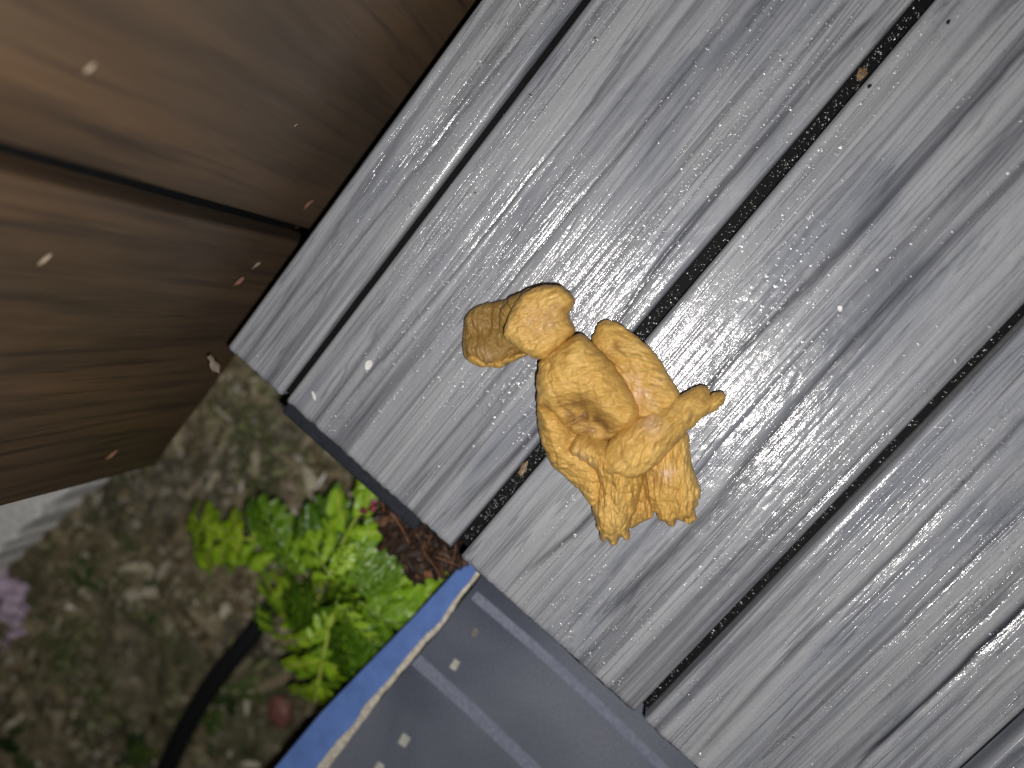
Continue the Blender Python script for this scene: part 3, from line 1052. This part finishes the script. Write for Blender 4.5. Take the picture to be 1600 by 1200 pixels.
hz = GZ + .018
hose = tube('garden_hose', smooth_path([at(470, 880, hz - .01), at(398, 985, hz), at(350, 1045, hz + .004), at(306, 1110, hz + .004), (at(262, 1200, hz)), at(225, 1310, hz), at(200, 1450, hz - .01)], 60), .0093, M['hose'])
tag(hose, 'black rubber garden hose curving out from under the green plant', 'hose')

# ------------------------------------------------------------------ green plant
def leaf_mesh(seed, L=.06, pairs=4):
    """a lobed, toothed, softly ruffled leaf: midrib along +x"""
    rs = np.random.default_rng(seed)
    V, F, VE = [], [], []

    def blade(p0, ang, ln, wd, cup, droop):
        nu, nv = 12, 7
        off = len(V)
        ca, sa = math.cos(ang), math.sin(ang)
        ph = rs.uniform(0, 6)
        for i in range(nu):
            t = i / (nu - 1)
            w = wd * (max(0.02, 1 - abs(2 * t - 1.06) ** 2.8)) ** .55 * (.45 + .55 * min(1, t * 2.2))
            w *= 1 + (.13 * math.sin(t * 15 + ph) if 0 < i < nu - 1 else 0)
            for j in range(nv):
                s_ = (j / (nv - 1) * 2 - 1)
                x = ln * t - ln * .13 * abs(s_) * math.sin(math.pi * t) * (1 if t > .5 else -.2); y = w * s_
                z = cup * wd * (s_ * s_) * 1.0 - droop * ln * t * t + wd * .16 * math.sin(t * 11 + ph + 2.5 * s_) * abs(s_)
                V.append((p0[0] + x * ca - y * sa, p0[1] + x * sa + y * ca, p0[2] + z))
                VE.append(max(0, 1 - abs(s_) * 3.5) * .9)
        for f in grid_faces(nu, nv, off):
            F.append(tuple(f[::-1]))
    blade((L * .62, 0, 0), 0, L * .44, L * .135, .28, .35)
    for k in range(pairs):
        t = .12 + .60 * k / max(1, pairs - 1)
        sc = (.62 + .5 * math.sin(math.pi * (.25 + .6 * k / max(1, pairs - 1)))) * rs.uniform(.85, 1.15)
        for sd in (1, -1):
            blade((L * t, 0, 0), sd * rs.uniform(.75, 1.1), L * .40 * sc, L * .095 * sc * rs.uniform(.9, 1.2), rs.uniform(.1, .4), rs.uniform(.1, .5))
    # midrib
    nt = 10; off = len(V)
    for i in range(nt):
        t = i / (nt - 1); rr = .012 * L * (1.2 - .7 * t) + .0003
        for k in range(5):
            a = k * 2 * math.pi / 5
            V.append((L * .95 * t, rr * math.cos(a), -.0002 + rr * math.sin(a) * .8)); VE.append(1)
    for i in range(nt - 1):
        for k in range(5):
            F.append((off + i * 5 + k, off + i * 5 + (k + 1) % 5, off + (i + 1) * 5 + (k + 1) % 5, off + (i + 1) * 5 + k))
    V = np.array(V)
    # arch of the whole leaf
    V[:, 2] -= .30 / L * V[:, 0] ** 2 * .9
    me = bpy.data.meshes.new('leaf')
    me.from_pydata([tuple(v) for v in V], [], F)
    me.polygons.foreach_set('use_smooth', [True] * len(me.polygons))
    a_ = me.attributes.new('vein', 'FLOAT', 'POINT'); a_.data.foreach_set('value', np.array(VE, dtype=np.float32))
    me.materials.append(M['leaf'])
    return me


LM = [leaf_mesh(s_, .06, p_) for s_, p_ in ((1, 4), (2, 3), (3, 4), (4, 5), (5, 3))]


def place_leaf(parent, PB, base, tip, z0, z1, idx, roll=0, sc=1.0):
    a = at(base[0], base[1], z0); b = at(tip[0], tip[1], z1)
    d = b - a; ln = np.linalg.norm(d)
    x = d / ln
    up = np.array([0, 0, 1.0])
    y = np.cross(up, x); y /= np.linalg.norm(y); zz = np.cross(x, y)
    c_, s_ = math.cos(roll), math.sin(roll)
    y, zz = y * c_ + zz * s_, -y * s_ + zz * c_
    k = ln / .06
    o = bpy.data.objects.new('leaf', LM[idx % 5])
    COL.objects.link(o)
    o.parent = parent
    mt = Matrix(((x[0] * k, y[0] * k * sc, zz[0] * k, a[0] - PB[0]), (x[1] * k, y[1] * k * sc, zz[1] * k, a[1] - PB[1]), (x[2] * k, y[2] * k * sc, zz[2] * k, a[2] - PB[2]), (0, 0, 0, 1)))
    o.matrix_local = mt
    return o


ctr = at(520, 940, GZ)
plant = empty('leafy_plant', ctr)
tag(plant, 'bright green plant with lobed wet leaves growing beside the deck corner', 'plant')
rl = random.Random(5)
specs = [
    # base, tip, z0, z1
    ((400, 842), (258, 846), -.12, -.13), ((350, 835), (275, 800), -.13, -.14), ((340, 850), (285, 885), -.14, -.15), ((395, 840), (375, 785), -.12, -.12), ((445, 870), (335, 822), -.13, -.12), ((380, 850), (330, 880), -.14, -.15), ((420, 850), (372, 885), -.14, -.15), 
    ((450, 870), (398, 792), -.11, -.10), ((490, 900), (450, 815), -.12, -.11), ((520, 880), (565, 768), -.10, -.075),
    ((500, 880), (515, 790), -.11, -.09), ((540, 890), (622, 820), -.11, -.10), ((560, 900), (640, 850), -.10, -.09),
    ((560, 920), (690, 925), -.10, -.085), ((540, 900), (600, 870), -.09, -.08), ((560, 940), (668, 985), -.10, -.09),
    ((520, 960), (478, 1130), -.10, -.10), ((540, 960), (540, 1090), -.09, -.09), ((550, 950), (600, 1050), -.09, -.08),
    ((560, 940), (640, 1000), -.085, -.08), ((500, 950), (470, 1070), -.12, -.12), ((470, 930), (390, 980), -.14, -.15),
    ((480, 920), (385, 950), -.13, -.14), ((500, 930), (440, 1010), -.12, -.13), ((530, 930), (500, 1040), -.10, -.10),
    ((480, 900), (430, 850), -.10, -.10), ((520, 910), (480, 840), -.09, -.085), ((540, 920), (560, 830), -.09, -.08),
    ((560, 930), (620, 900), -.08, -.075), ((540, 950), (570, 1010), -.08, -.075), ((500, 940), (420, 950), -.10, -.11),
    ((470, 960), (450, 1040), -.15, -.16), ((520, 900), (540, 860), -.075, -.07),
    ((590, 960), (655, 940), -.09, -.085), ((500, 1000), (500, 1100), -.11, -.11), ((560, 980), (590, 1075), -.105, -.11),
]
for i, (b, t, z0, z1) in enumerate(specs):
    place_leaf(plant, ctr, b, t, z0, z1, i, rl.uniform(-.45, .45), rl.uniform(.75, 1.05) * (.75 if i < 1 else 1))
for i in range(26):
    u = rl.uniform(400, 640); v = rl.uniform(830, 1040)
    if (u < 470 and v > 960) or (v < 870 and u < 470): continue
    a = rl.uniform(0, 6.28); ln = rl.uniform(35, 65)
    z = rl.uniform(-.16, -.09)
    place_leaf(plant, ctr, (u, v), (u + ln * math.cos(a), v + ln * math.sin(a)), z, z - .005, i + 3, rl.uniform(-.6, .6))
for i, (b, t, z0, z1) in enumerate(specs[::2]):
    p0 = ctr + np.array([rl.uniform(-.012, .012), rl.uniform(-.012, .012), 0]); p2 = at(b[0], b[1], z0)
    pm = (p0 + p2) / 2 + np.array([0, 0, .012])
    tube('stem', smooth_path(np.array([p0, pm, p2]) - ctr, 9), .0013, M['leaf'], plant, 7)

# low weeds in the bed
weeds = [(0, 1010), (60, 1040), (330, 1150), (360, 1080), (110, 900), (220, 940), (360, 640), (20, 1180), (200, 1180)]
wl = ['dark low weed at the left edge below the mauve flowers', 'small weed right of the dark weed at the left edge', 'low weed right of the black hose near the bottom', 'small weed between the black hose and reddish stone',
      'faint weed in open soil right of the mauve flowers', 'tiny weed in open soil left of the hose end', 'mossy weed tucked under the deck corner by the fence', 'low weed in the bottom left corner of the bed', 'low weed left of the black hose at the bottom']
lmw = M['leaf'].copy(); lmw.name = 'dark_weed_leaf'
tn = lmw.node_tree
for nd in tn.nodes:
    if nd.type == 'VALTORGB' and nd.color_ramp.elements[0].color[1] > .3 and nd.color_ramp.elements[0].color[0] < .3 and nd.color_ramp.elements[0].color[2] < .05:
        nd.color_ramp.elements[0].color = (.035, .07, .012, 1); nd.color_ramp.elements[1].color = (.08, .13, .03, 1)
WM = [m_.copy() for m_ in LM[:3]]
for m_ in WM:
    m_.materials.clear(); m_.materials.append(lmw)
for k, (u, v) in enumerate(weeds):
    c0 = at(u, v, GZ)
    w_ = empty('low_weed', c0)
    tag(w_, wl[k], 'weed')
    for i in range(5):
        a = rl.uniform(0, 6.28); ln = rl.uniform(22, 48)
        o = place_leaf(w_, c0, (u, v), (u + ln * math.cos(a), v + ln * math.sin(a)), GZ + .006, GZ + rl.uniform(.008, .02), i, rl.uniform(-.5, .5))
        o.data = WM[i % 3]


def flower(u, v, z, n, r, mat, label, cat, nm):
    c0 = at(u, v, z)
    e = empty(nm, (c0[0], c0[1], GZ))
    tag(e, label, cat)
    tube('stem', smooth_path(np.array([[0, 0, 0], [.003, .002, (z - GZ) * .5], [0, 0, z - GZ]]), 8), .0012, M['moss_stem'], e, 6)
    pm = None
    for i in range(n):
        a = rl.uniform(0, 6.28); q = r * rl.uniform(.2, 1)
        o = disc_thing('petal', (0, 0, 0), (math.cos(a) * .6, math.sin(a) * .6, 1), (math.cos(a), math.sin(a), 0), r * .38, r * .24, .0006, mat, None, None, i, .5) if pm is None or True else None
        o.parent = e
        o.location = (q * math.cos(a), q * math.sin(a), z - GZ + rl.uniform(-.006, .006))


M['moss_stem'] = simple('dull_green_stem', (.05, .08, .02), .6)
flower(6, 935, -.155, 26, .026, M['purple'], 'mauve flower head at the left edge of the bed', 'flower', 'flower')
flower(18, 990, -.17, 10, .014, M['purple'], 'smaller mauve flower head below the large one at left edge', 'flower', 'flower')
flower(578, 797, -.07, 8, .006, M['magenta'], 'small magenta flower between the green leaf tip and the deck end', 'flower', 'flower')

for i_ in range(26):      # dry twigs sticking up along the deck end
    pass
tw = [((655, 880), (672, 835)), ((700, 895), (712, 850)), ((640, 850), (610, 800)), ((690, 905), (660, 860)), ((720, 885), (680, 870)), ((600, 800), (590, 770))]
tl = ['orange brown twig leaning on the mulch above the blue rim', 'short twig standing at the corner of deck and blue rim', 'twig in the mulch just below the magenta flower', 'twig crossing the mulch right of the green leaves',
      'short pale twig lying along the deck end', 'thin twig beside the magenta flower']
M['twig'] = simple('orange_twig', (.20, .09, .045), .6, 300, .4, .4, .2)
for i, ((a, b), lb) in enumerate(zip(tw, tl)):
    p0, p1 = at(*a, -.055), at(*b, -.045)
    o = tube('twig', smooth_path([p0, (p0 + p1) / 2 + [.002, -.001, .003], p1], 10), .0006 + .0002 * (i % 3), M['twig'], None, 7, np.linspace(1, .5, 10))
    tag(o, lb, 'twig')
